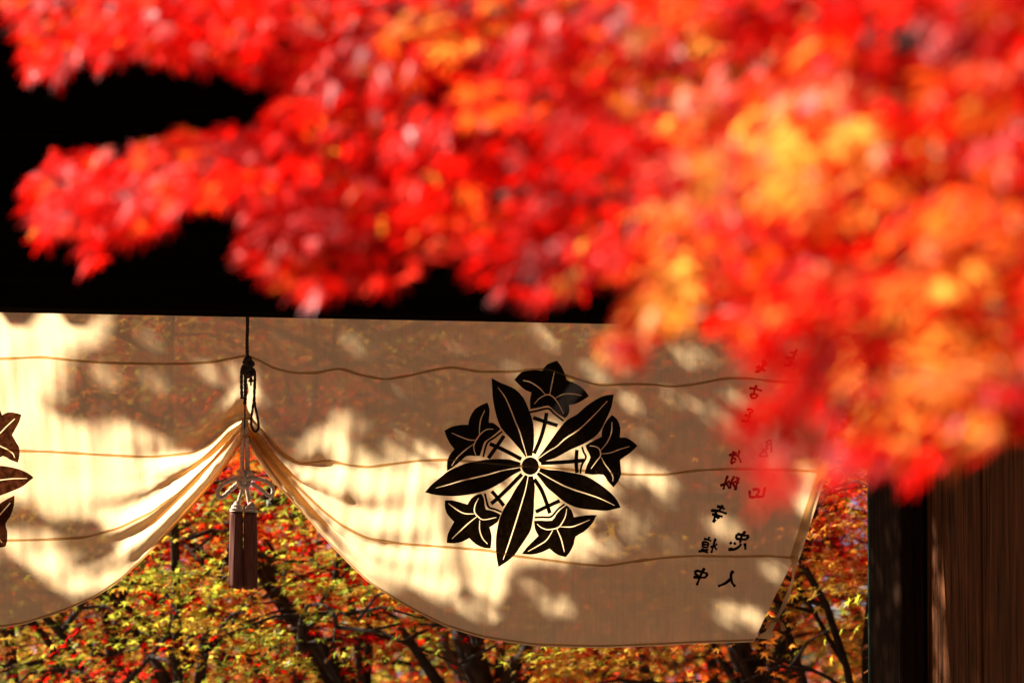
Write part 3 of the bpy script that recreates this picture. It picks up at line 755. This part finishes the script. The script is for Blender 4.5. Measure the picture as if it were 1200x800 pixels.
# ------------------------------------------------------------------ background maples
def maple(label, base, H, rad, weights, seed, nsp=400, per=32, solo=0, zmin=1.3, lean=(0, 0), tr=0.10, fork_px=None, vis=(), leafsize=(0.030, 0.046), bark=None, group='maples behind the gate'):
    r = np.random.default_rng(seed); rr = random.Random(seed)
    root = thing('maple_tree', label, 'tree', (base[0], base[1], 0), group)
    B = Vector((base[0], base[1], 0)); bark = bark or M_BARK
    fork = B + Vector((lean[0]*0.4, lean[1]*0.4, zmin*rr.uniform(0.75, 0.95)))
    if fork_px: fork = W(*fork_px)
    mid = B.lerp(fork, 0.5) + Vector((rr.uniform(-.08, .08), rr.uniform(-.08, .08), 0))
    pts = smoothpts([B-Vector((0, 0, 0.1)), mid, fork], 6)
    V, F = tubedata(pts, [tr*(1.05-0.40*i/(len(pts)-1)) for i in range(len(pts))], 12, rough=0.25)
    link_mesh('trunk', V, F, bark, root)
    centres = []
    for path, r0, r1 in vis:
        vp = smoothpts([W(*q) for q in path], 5); nv = len(vp)
        V, F = tubedata(vp, [r0+(r1-r0)*i/(nv-1) for i in range(nv)], 9, rough=0.25)
        link_mesh('branch', V, F, M_BARKPALE if r0 == 0.0301 else bark, root)
    nl = rr.choice([6, 7]) if not fork_px else 5
    for li in range(nl):
        an = 2*pi*(li+rr.uniform(-.25, .25))/nl
        reach = rad*rr.uniform(0.55, 1.0); hz = zmin + (H-zmin)*rr.uniform(0.35, 0.95)
        if li == 0: reach *= 0.3; hz = H*0.93
        end = B + Vector((cos(an)*reach+lean[0], sin(an)*reach+lean[1], hz))
        m1 = fork.lerp(end, 0.35)+Vector((rr.uniform(-.2, .2), rr.uniform(-.2, .2), rr.uniform(0.1, 0.5)))
        m2 = fork.lerp(end, 0.7)+Vector((rr.uniform(-.25, .25), rr.uniform(-.25, .25), rr.uniform(0.0, 0.4)))
        lp = smoothpts([fork-Vector((0, 0, 0.05)), m1, m2, end], 5)
        A = Acc(); n = len(lp)
        A.tube(lp, [tr*(0.45 if not fork_px else 0.26)*(1-0.85*i/(n-1)) for i in range(n)], 7, rough=0.25)
        for sj in range(6):
            k = int(n*(0.25+0.7*sj/6)); st = lp[min(n-2, k)]
            a2 = an + rr.choice([-1, 1])*rr.uniform(0.4, 1.3)
            ln = rad*rr.uniform(0.3, 0.6)
            e2 = st + Vector((cos(a2)*ln, sin(a2)*ln, rr.uniform(-0.35, 0.55)))
            sp_ = smoothpts([st, st.lerp(e2, 0.5)+Vector((rr.uniform(-.12, .12), rr.uniform(-.12, .12), rr.uniform(0, .2))), e2], 4)
            A.tube(sp_, [tr*0.26*(1-0.85*i/(len(sp_)-1)) for i in range(len(sp_))], 5, rough=0.2)
            for q in sp_[3:]: centres.append(q)
            for tw in range(3):
                s3 = sp_[rr.randint(2, len(sp_)-1)]; a3 = a2+rr.uniform(-1.3, 1.3); l3 = rr.uniform(0.25, 0.6)
                e3 = s3+Vector((cos(a3)*l3, sin(a3)*l3, rr.uniform(-.15, .2)))
                A.tube([s3, s3.lerp(e3, 0.5)+Vector((0, 0, 0.04)), e3], [0.010, 0.007, 0.003], 4)
                centres.append(s3.lerp(e3, 0.6)); centres.append(e3)
        for q in lp[int(n*0.6):]: centres.append(q)
        A.make('branch', bark, root)
    C = np.array([tuple(c) for c in centres])
    idx = r.integers(0, len(C), nsp)
    sc = C[idx] + r.normal(0, 1, (nsp, 3))*np.array([0.22, 0.22, 0.22])
    sn = r.normal(0, 0.22, (nsp, 3)) + np.array([0, 0, 1.0])       # spray plane normal
    sn /= np.linalg.norm(sn, axis=1, keepdims=True)
    # each spray keeps mostly one colour of its tree
    wts = np.array(weights, float); wts /= wts.sum()
    zone = np.array([noise.noise(Vector((c[0]*0.65+seed, c[1]*0.65, c[2]*1.0))) for c in sc])
    cum = np.cumsum(wts); u = np.clip(zone*1.6+0.5 + r.normal(0, 0.10, nsp), 0, 0.999)
    smat = np.searchsorted(cum, u)
    n = nsp*per
    rep = np.repeat(np.arange(nsp), per)
    off = r.normal(0, 1, (n, 3))*0.15
    nn = sn[rep]; off -= nn*np.sum(off*nn, axis=1, keepdims=True)*0.92
    pos = sc[rep]+off
    ln_ = nn + r.normal(0, 0.36, (n, 3)) + np.array(TOSUN)*0.3
    tip = off/ (np.linalg.norm(off, axis=1, keepdims=True)+1e-6) + r.normal(0, 0.35, (n, 3)) + np.array([0, 0, -0.45])
    R = frames(ln_, tip); scale = r.uniform(leafsize[0], leafsize[1], n)
    mi = smat[rep]
    swap = r.random(n) < 0.07; mi = np.where(swap, np.minimum(len(MATS)-1, np.searchsorted(cum, r.random(n))), mi)
    mi = np.clip(mi, 0, len(MATS)-1)
    ok = np.ones(n, bool)
    for i in range(n):               # keep the gaps through which the dark trunks are seen
        x, y, z_ = PX(pos[i])
        for (x0, y0, x1, y1, w_) in GAPS:
            if y0-20 < y < y1+20 and pos[i][1] < 8.6:
                t = max(0, min(1, (y-y0)/(y1-y0)))
                if abs(x-(x0+(x1-x0)*t)) < w_ and rr.random() < 0.93: ok[i] = False
    pos, R, scale, mi = pos[ok], R[ok], scale[ok], mi[ok]
    return finish_leaves(root, pos, R, scale, mi, solo)
def finish_leaves(root, pos, R, scale, mi, solo, name='foliage'):
    n = len(pos)
    if solo:
        d = np.array([PX(p)[2] if (inview(p) and vis_opening(p)) else 1e9 for p in pos])
        order = np.argsort(d/scale); pick = order[:solo]; pick = pick[d[pick] < 1e8]
        keep = np.ones(n, bool); keep[pick] = False
        leaf_objects(T5V, T5F, 't5', pos[pick], R[pick], scale[pick], mi[pick], MATS, root)
    else: keep = np.ones(n, bool)
    leaf_mesh(name, T5V, T5F, pos[keep], R[keep], scale[keep], mi[keep], MATS, root)
    return root
def vis_opening(p):                  # seen under or beside the curtain
    x, y, z = PX(p)
    if 935 < x < 1020: return y > 520
    if x <= 935: return y > py_of(max(-400, x), 4)+4
    return False

GAPS = [(538,735,572,810,14),(482,755,522,810,10),(312,680,402,810,15),(852,735,888,810,16),(612,755,585,800,8)]
def at(px, d): q = W(px, 700, d); return (q.x, d)
#            DEEP RED PINK ORG GOLD YEL LIME GREEN RUST
maple('yellow and orange maple with a thick dark forked trunk under the middle of the curtain', at(590, 7.0), 4.7, 2.3, [0,1,1,3,2,4,3,3,2], 11, solo=300, lean=(0.1, 0), tr=0.105, zmin=2.1, fork_px=(582, 835, 7.0),
      vis=[([(582,835,7),(564,798,7),(548,765,7.05),(539,735,7.1),(530,680,7.2)], 0.062, 0.04), ([(572,815,7),(592,797,6.95),(610,770,6.9),(630,742,6.9),(668,700,7)], 0.036, 0.02), ([(582,835,7),(535,822,7),(508,792,7),(490,765,6.95),(468,735,6.9)], 0.036, 0.02), ([(600,815,7.2),(560,800,7.2),(524,770,7.25),(520,735,7.3),(515,690,7.3)], 0.0301, 0.022)])
maple('orange-red maple whose leaning dark trunk rises just right of the tassels', at(440, 7.8), 4.8, 2.4, [0,1,1,4,2,4,4,2,2], 23, solo=300, lean=(-0.7, 0), tr=0.085, zmin=2.0, fork_px=(430, 835, 7.8),
      vis=[([(430,835,7.8),(404,800,7.8),(375,762,7.85),(348,722,7.9),(322,690,7.9),(300,640,8)], 0.062, 0.030), ([(415,820,7.7),(385,800,7.65),(352,750,7.6),(336,722,7.6),(306,676,7.6),(290,640,7.6)], 0.030, 0.014), ([(385,775,7.7),(395,752,7.6),(430,750,7.6),(470,742,7.7)], 0.020, 0.012)])
maple('scarlet maple with a straight trunk below the right-hand bottom corner of the curtain', at(885, 6.2), 4.6, 1.9, [2,4,4,3,1,1,1,1,1], 35, solo=300, tr=0.085, zmin=2.2, fork_px=(888, 830, 6.2),
      vis=[([(888,830,6.2),(880,790,6.2),(866,755,6.2),(850,700,6.3)], 0.066, 0.045), ([(888,825,6.2),(905,790,6.1),(930,760,6.1)], 0.02, 0.01)])
maple('golden maple filling the gap between the curtain edge and the right post', at(1090, 4.9), 4.9, 1.5, [0,0,1,4,5,7,3,2,1], 47, nsp=560, solo=300, tr=0.05, lean=(-0.55, 0.2))
maple('crimson shadowed maple at the lower left corner of the view', at(30, 8.0), 4.8, 2.2, [2,3,3,3,1,2,2,3,2], 59, solo=300, tr=0.09)
maple('yellow-green maple seen between the left swag and the tassels', at(215, 6.6), 4.6, 1.8, [0,1,0,3,1,4,5,4,2], 61, solo=300, tr=0.07,
      vis=[([(205,830,6.6),(195,795,6.6),(165,750,6.6),(145,722,6.6),(128,700,6.6)], 0.026, 0.010), ([(262,664,6.5),(240,650,6.5),(215,632,6.5),(198,625,6.5)], 0.014, 0.007), ([(240,768,6.4),(275,770,6.4),(305,765,6.4)], 0.012, 0.007), ([(165,800,6.6),(135,778,6.6),(110,760,6.6),(85,740,6.6)], 0.014, 0.008)])
maple('olive and gold maple standing further back behind the tassels', at(300, 12.5), 5.4, 2.6, [1,1,1,2,1,3,4,5,3], 73, nsp=520, per=34, leafsize=(.032, .048), solo=100)
maple('rusty maple standing further back behind the forked trunk', at(640, 12.0), 5.4, 2.6, [1,3,2,3,1,3,2,3,3], 85, nsp=520, per=34, leafsize=(.032, .048), solo=100)
maple('rose-red maple further back behind the scarlet one', at(850, 12.5), 5.4, 2.6, [1,2,3,4,2,2,1,2,2], 97, nsp=520, per=34, leafsize=(.032, .048), solo=100)
maple('pale orange maple furthest left in the back row', at(60, 14.0), 7.0, 2.8, [2,3,3,3,1,2,2,3,2], 103, nsp=520, per=34, leafsize=(.032, .048))
maple('deep green maple in the back row right of the gap', at(1090, 13.5), 7.0, 2.8, [1,1,1,2,1,3,4,6,2], 115, nsp=520, per=34, leafsize=(.032, .048))
maple('orange and green maple far behind the middle of the gate', at(480, 19), 7.0, 3.2, [2,2,1,3,1,3,3,6,3], 127, nsp=600, per=30, leafsize=(.045, .06))
maple('dark green maple far behind the right side', at(880, 20), 7.0, 3.2, [2,2,1,3,1,3,3,8,3], 139, nsp=600, per=30, leafsize=(.045, .06))
maple('dark olive maple far behind the left side', at(120, 21), 7.0, 3.2, [2,2,1,2,1,2,3,8,3], 141, nsp=600, per=30, leafsize=(.045, .06))

# ------------------------------------------------------------------ woodland; unseen sides added tall and dark to block sky light
rw = np.random.default_rng(9)
def woodtop(an):                     # height of the woods; raised where unseen to block sky light, lower in view
    d = abs(((an - (pi/2-YAW)) + pi) % (2*pi) - pi)
    return 3.0 + 12.0*min(1, max(0, d-0.30)/0.35)
vv = []; ff = []
nr = 96; rad_ = (31, 35, 41, 52, 70)
for i in range(nr):
    an = 2*pi*i/nr; ht = woodtop(an)
    for k, (rd, f_) in enumerate(zip(rad_, (-0.02, 0.45, 0.8, 1.0, -0.03))):
        x, y = cos(an)*rd, sin(an)*rd
        vv.append((x, y, ht*f_ + (1.2*noise.noise(Vector((x*0.12, y*0.12, 2))) if 0 < k < 4 else 0)))
for i in range(nr):
    j_ = (i+1) % nr
    for k in range(4): ff.append((i*5+k, i*5+k+1, j_*5+k+1, j_*5+k))
link_mesh('hill', vv, ff, plain_mat('wooded_slope', (0.022, 0.026, 0.012), 0.95, 2, 0.5), kind='structure')  # ring slope; its high unseen sides are added to block sky light
wn = 3600
wa = rw.uniform(0, 2*pi, wn); wa[:1100] = (pi/2-YAW) + rw.uniform(-0.35, 0.35, 1100)
wrd = rw.uniform(29, 40, wn)
wtp = np.array([woodtop(a) for a in wa])
wz = rw.uniform(0.0, 1.12, wn)*wtp*np.interp(wrd, [29, 40], [0.75, 1.0])
wc = np.stack([np.cos(wa)*wrd, np.sin(wa)*wrd, wz+0.4], axis=1)
wr = np.repeat(np.arange(wn), 26)
wp = wc[wr] + rw.normal(0, 1, (len(wr), 3))*np.array([0.8, 0.8, 0.35])
woods = bpy.data.objects.new('distant_woods', None); COL.objects.link(woods)
R_ = frames(rw.normal(0, .5, (len(wp), 3))+np.array([0, 0, .8]), rw.normal(0, 1, (len(wp), 3)))
L_EVER = leaf_mat('evergreen_leaf', (0.012, 0.022, 0.008), (0.035, 0.05, 0.015), trans=0.3)
MATS.append(L_EVER)
inv = np.abs(wa-(pi/2-YAW)) < 0.36
wm = np.where(inv, rw.choice([1, 3, 5, 6, 7, 9], wn, p=[.08, .12, .12, .13, .25, .30]), 9)[wr]
dw = leaf_mesh('distant_woods', T5V, T5F, wp, R_, rw.uniform(.14, .24, len(wp)), wm, MATS, woods)
MATS.pop()
dw.parent = None; bpy.data.objects.remove(woods); dw.name = 'distant_woods'
dw['label'] = 'mixed green and rust autumn woodland rising far behind the maples, with dark unseen sides added to block sky light'; dw['category'] = 'woods'

# ------------------------------------------------------------------ the tree whose shade falls on the curtain
lit_poly = [
 [(968,560),(1090,560),(1090,820),(940,820),(935,665)],
 [(-460,330),(-460,800),(-40,800),(-25,665),(20,655),(60,690),(90,705),(150,700),(300,700),(262,512),(225,528),(190,507),(150,493),(110,498),(72,487),(95,452),(90,434),(112,424),(138,405),(132,330)],
 [(268,520),(274,430),(284,425),(308,425),(314,470),(324,525),(300,545)],
 [(330,545),(362,540),(376,510),(392,487),(405,480),(420,486),(440,480),(456,492),(460,505),(475,498),(492,500),(518,515),(540,520),(575,505),(600,488),(650,478),(680,505),(700,538),(745,535),(800,558),(785,590),(765,610),(740,648),(690,655),(600,660),(590,690),(560,715),(535,722),(520,700),(495,700),(470,680),(430,690),(400,700),(290,640),(290,545)],
]
lit_ell = [(262,615,50,95,0),(180,402,12,9,0),(135,446,17,13,0),(186,446,14,9,0),(250,440,13,11,0),(425,405,18,9,0),(530,398,13,8,0),(596,428,20,7,0),(470,456,11,7,0),(365,466,12,7,0),
 (636,388,15,10,0),(665,386,22,9,0),(692,432,14,11,0),(722,420,13,7,0),(815,417,19,11,0),(845,492,24,9,25),(850,617,36,12,0),(800,640,20,10,0),(862,716,36,15,10),(905,668,22,10,20),
 (918,398,12,20,0),(905,520,28,34,0),(945,575,18,34,0),(958,450,20,13,0),(616,688,12,11,0),(648,706,20,13,20),(555,703,24,13,0),(505,682,24,10,0),(830,672,16,6,0),(700,690,0,0,0),(980,400,14,22,0),(765,388,12,6,0),(790,402,10,6,0),(868,470,18,6,20),(738,470,18,6,30),(800,468,22,6,20),(760,515,14,6,0),(715,500,10,6,0),(560,455,10,5,0),(400,460,10,5,0),(330,400,8,5,0)]
dark_ell = [(30,612,26,7,0),(95,622,28,8,0),(20,695,30,24,0),(115,652,30,6,-15),(545,610,0,0,0),(440,510,9,22,30),(745,585,20,10,-20),(712,615,18,10,0)]
branch_line = [(505,560),(512,600),(524,640),(530,680),(545,705)]
def isell(px, py, L):
    for cx, cy, a, b, t in L:
        if a == 0: continue
        a += 4; b += 4; u, v = px-cx, py-cy; c, s = cos(radians(t)), sin(radians(t))
        if ((u*c+v*s)/a)**2+((-u*s+v*c)/b)**2 < 1: return True
    return False
def lit(px, py):
    if isell(px, py, lit_ell): return True
    if isell(px, py, dark_ell): return False
    return any(inpoly(px, py, P) for P in lit_poly)

shade = thing('maple_tree', 'broad maple standing just behind the gate on the left, its crown shading the curtain', 'tree', (-6.3, 3.6, 0), 'maples behind the gate')
B = Vector((-6.3, 3.6, 0))
V, F = tubedata(smoothpts([B, B+Vector((0.1, 0.05, 1.6)), B+Vector((0.0, 0.1, 3.4)), B+Vector((0.3, 0, 5.2))], 6), [0.17-0.005*i for i in range(19)], 12, rough=0.2)
link_mesh('trunk', V, F, M_BARK, shade)
pos = []; rs = np.random.default_rng(5)
tries = 0
while len(pos) < 22000 and tries < 190000:
    tries += 1
    px = rs.uniform(-120, 1060); py = rs.uniform(355, 790)
    if lit(px, py): continue
    if noise.noise(Vector((px*0.035+py*0.012, py*0.05, 4))) > 0.20 and rs.random() < 0.42: continue
    pos.append(tuple(W(px, py) + TOSUN*rs.uniform(4.6, 7.6)))
def doorlit(y, z):                   # gaps in the crown that let the sun reach the door
    top = {0: 700, 1: 620, 2: 640, 3: 680, 4: 740}.get(int(min(4, max(0, (-y)/0.25))), 900)
    return z < W(1100, top, -0.5).z + 0.25*noise.noise(Vector((y*7, z*1.5, 0))) and noise.noise(Vector((y*9, z*1.6, 7))) > -0.12
c_ = 0
while c_ < 7500:
    y = rs.uniform(-1.6, 0.4) if rs.random() < 0.7 else rs.uniform(-0.04, 0.42); z = rs.uniform(1.4, BZ+0.1)
    if y > -0.05:
        q = Vector((PR, y, z))
        if noise.noise(Vector((y*5, z*9, 3))) > 0.45: c_ += 0.2; continue
    else:
        q = Vector((DX, y, z))
        if doorlit(y, z): c_ += 0.2; continue
    pos.append(tuple(q + TOSUN*rs.uniform(5.2, 7.8))); c_ += 1
pos = np.array(pos); n = len(pos)
R = frames(rs.normal(0, 0.4, (n, 3))+np.array(TOSUN)*1.2, rs.normal(0, 1, (n, 3))+np.array([0, 0, -0.6]))
sc_ = rs.uniform(0.030, 0.046, n); mi = rs.choice([0, 1, 3, 8], n, p=[.25, .20, .20, .35])
leaf_mesh('foliage', T5V, T5F, pos, R, sc_, mi, MATS, shade)
# limbs reaching through that crown
lim = [(-100,500,6.0),(650,700,5.4),(850,560,5.0),(980,480,5.0)]
for px, py, t in lim:
    e = W(px, py)+TOSUN*t; st = B+Vector((0.1, 0.05, 3.0+0.25*(lim.index((px, py, t)) % 4)))
    lp = smoothpts([st, st.lerp(e, 0.4)+Vector((0, 0, 0.8)), st.lerp(e, 0.75)+Vector((0, 0, 0.4)), e], 6)
    A = Acc(); A.tube(lp, [0.034*(1-0.85*i/(len(lp)-1)) for i in range(len(lp))], 7, rough=0.2)
    A.make('branch', M_BARK, shade)
bp_ = [W(a, b)+TOSUN*5.0 for a, b in branch_line]
A = Acc(); A.tube(smoothpts(bp_, 5), [0.016]*(5*(len(bp_)-1)+1), 6, rough=0.3)
A.tube(smoothpts([bp_[3], W(580, 705)+TOSUN*5.05, W(660, 690)+TOSUN*5.0], 5), 0.012, 5)
A.tube(smoothpts([bp_[3], W(505, 715)+TOSUN*5.05, W(470, 745)+TOSUN*5.0], 5), 0.012, 5)
A.make('branch', M_BARK, shade)

# ------------------------------------------------------------------ foreground maple (out of focus, close to the lens)
fmask = [(-60,-60),(1300,-60),(1300,505),(1180,505),(1140,540),(1090,535),(1075,585),(1040,585),(1020,540),(1000,555),(960,565),(930,580),(885,575),(868,520),(868,480),(888,440),(885,412),(830,378),(795,378),(760,400),(748,425),(722,425),(705,400),(735,360),(728,335),(700,312),(680,345),(625,358),(570,342),(560,320),(500,305),(460,342),(430,335),(375,352),(345,338),(290,318),(275,290),(288,262),(278,235),(215,240),(205,262),(150,282),(135,280),(118,306),(100,308),(95,280),(70,262),(50,285),(40,265),(30,235),(30,215),(50,195),(75,172),(100,182),(150,172),(175,166),(230,152),(300,150),(322,120),(335,98),(318,95),(300,92),(260,78),(215,80),(175,55),(150,60),(120,75),(95,55),(75,88),(35,88),(22,40),(8,5)]
fm = thing('maple_tree', 'nearest red maple, blurred scarlet boughs spreading across the top of the view', 'tree', tuple(Vector((*WD(3000, 400, 7.6).xy, 0))))
FB = Vector(fm.location)
V, F = tubedata(smoothpts([FB, FB+Vector((0.05, 0, 1.0)), FB+Vector((-0.1, 0, 2.2)), FB+Vector((-0.2, 0.1, 3.6))], 6), [0.16-0.005*i for i in range(19)], 12, rough=0.2)
link_mesh('trunk', V, F, M_BARK, fm)
def fdepth(px, py):                  # boughs on the right stand nearer the lens
    return float(np.interp(px, [-100, 300, 700, 900, 1300], [9.4, 8.9, 8.0, 7.2, 6.6]))
rf = np.random.default_rng(42)
# boughs: hub lines the leaves hang from
boughs = [[(1700,150),(1300,60),(900,20),(500,10),(200,15),(90,20)], [(1700,180),(1250,160),(850,130),(500,150),(270,190),(120,200)], [(1700,200),(1300,230),(1000,240),(700,230),(450,240),(310,270)],
          [(1700,260),(1350,330),(1150,360),(1000,400),(930,480)], [(1500,240),(1150,250),(900,280),(780,330),(735,390)], [(1700,300),(1350,420),(1200,440),(1090,500)]]
for bgh in boughs:
    pts = smoothpts([FB+Vector((-0.1, 0, 2.4+0.001*bgh[0][1]))] + [WD(a, b, fdepth(a, b)+0.15) for a, b in bgh[1:]], 6)
    A = Acc(); n = len(pts); A.tube(pts, [0.028*(1-0.9*i/(n-1)) for i in range(n)], 7, rough=0.2)
    for k in range(6, n, 2):
        e = pts[k] + RIGHT*rf.uniform(-.14, .05) + UP*rf.uniform(-.14, .08)+FWD*rf.uniform(-.2, .2)
        A.tube([pts[k], pts[k].lerp(e, .5)+UP*0.01, e], [0.004, 0.003, 0.0015], 4)
    A.make('branch', M_BARK, fm)
gold = [(785,345,50,75,1.1),(945,165,85,60,1.3),(1095,350,65,60,1.0),(1110,450,60,60,1.0),(1160,400,50,60,.8),(820,100,50,55,.7),(1180,270,45,60,1.0),(540,30,45,25,.4),(1125,190,35,45,.9),(860,130,50,40,.5),(70,50,60,30,.12),(730,400,30,40,.9),(820,20,50,30,.4),(1050,330,60,60,.5),(740,90,40,40,.4)]
def fcol(px, py):  # leaf colour also carries light: gold for sunlit pale, deep red for shaded
    g = 0.035 if px > 600 else 0.012
    for cx, cy, a, b, w in gold: g = max(g, w*exp(-(((px-cx)/a)**2+((py-cy)/b)**2)))
    u = rf.random()
    if u < g: return int(rf.choice([3, 4, 4, 4]))
    nz_ = noise.noise(Vector((px*0.012, py*0.014, 5.0)))
    if px > 700: w = [0.44, 0.36, 0.04, 0.16]
    else: w = [0.30, 0.48, 0.18, 0.04]
    if nz_ > 0.15: w = [w[0]*0.4, w[1], w[2]+0.15, w[3]+0.1]
    if nz_ < -0.2: w = [w[0]+0.5, w[1], w[2]*0.3, w[3]*0.6]
    w = np.array(w)/sum(w); return int(rf.choice([0, 1, 2, 3], p=w))
pos = []; mi = []; dd = []; nrm = []; tip = []
tgt = 9800; tries = 0
extra = [(725, 400), (738, 385), (745, 410), (752, 365), (718, 408), (735, 412), (765, 350)]*2
while len(pos) < tgt:
    px = rf.uniform(-60, 1290); py = rf.uniform(-60, 600)
    if extra: px, py = extra.pop()
    elif rf.random() < 0.16: px, py = rf.uniform(10, 350), rf.uniform(0, 320)
    if not inpoly(px, py, fmask): continue
    thin = 860 < px < 1000 and py > 400
    if thin and rf.random() < 0.62: continue
    d0 = fdepth(px, py) + rf.normal(0, 0.30)
    if thin: d0 = rf.uniform(5.0, 5.8)
    c0_ = 0 if thin else fcol(px, py)  # shade on the thin spray is put into its deep red leaves
    sn = rf.normal(0, 0.42, 3) + np.array([0, 0, 0.6]) + np.array(TOSUN)*0.45 - np.array(FWD)*0.35
    for q in range(rf.integers(7, 13)):
        ox = rf.normal(0, 36); oy = rf.normal(0, 15) - 0.30*ox
        x, y = px+ox, py+oy+0.10*abs(ox)
        if not inpoly(x, y, fmask): continue
        d = d0 + rf.normal(0, 0.05)
        pos.append(tuple(WD(x, y, d))); dd.append(d)
        mi.append(c0_ if rf.random() < 0.72 or thin else fcol(x, y))
        nrm.append(sn + rf.normal(0, 0.24, 3))
        tip.append(rf.normal(0, 0.30, 3) + np.array([0, 0, -0.95]) - np.array(RIGHT)*0.35 + np.array(RIGHT)*ox*0.008)
pos = np.array(pos); mi = np.array(mi); n = len(pos); nrm = np.array(nrm); tip = np.array(tip)
R = frames(nrm, tip); sc_ = rf.uniform(0.026, 0.044, n)
order = np.argsort(np.array(dd)/sc_)
vis = np.array([i for i in order if inview(pos[i])][:300])
keep = np.ones(n, bool); keep[vis] = False
leaf_objects(T7V, T7F, 't7', pos[vis], R[vis], sc_[vis], mi[vis], MATS, fm)
leaf_mesh('foliage', T7V, T7F, pos[keep], R[keep], sc_[keep], mi[keep], MATS, fm)
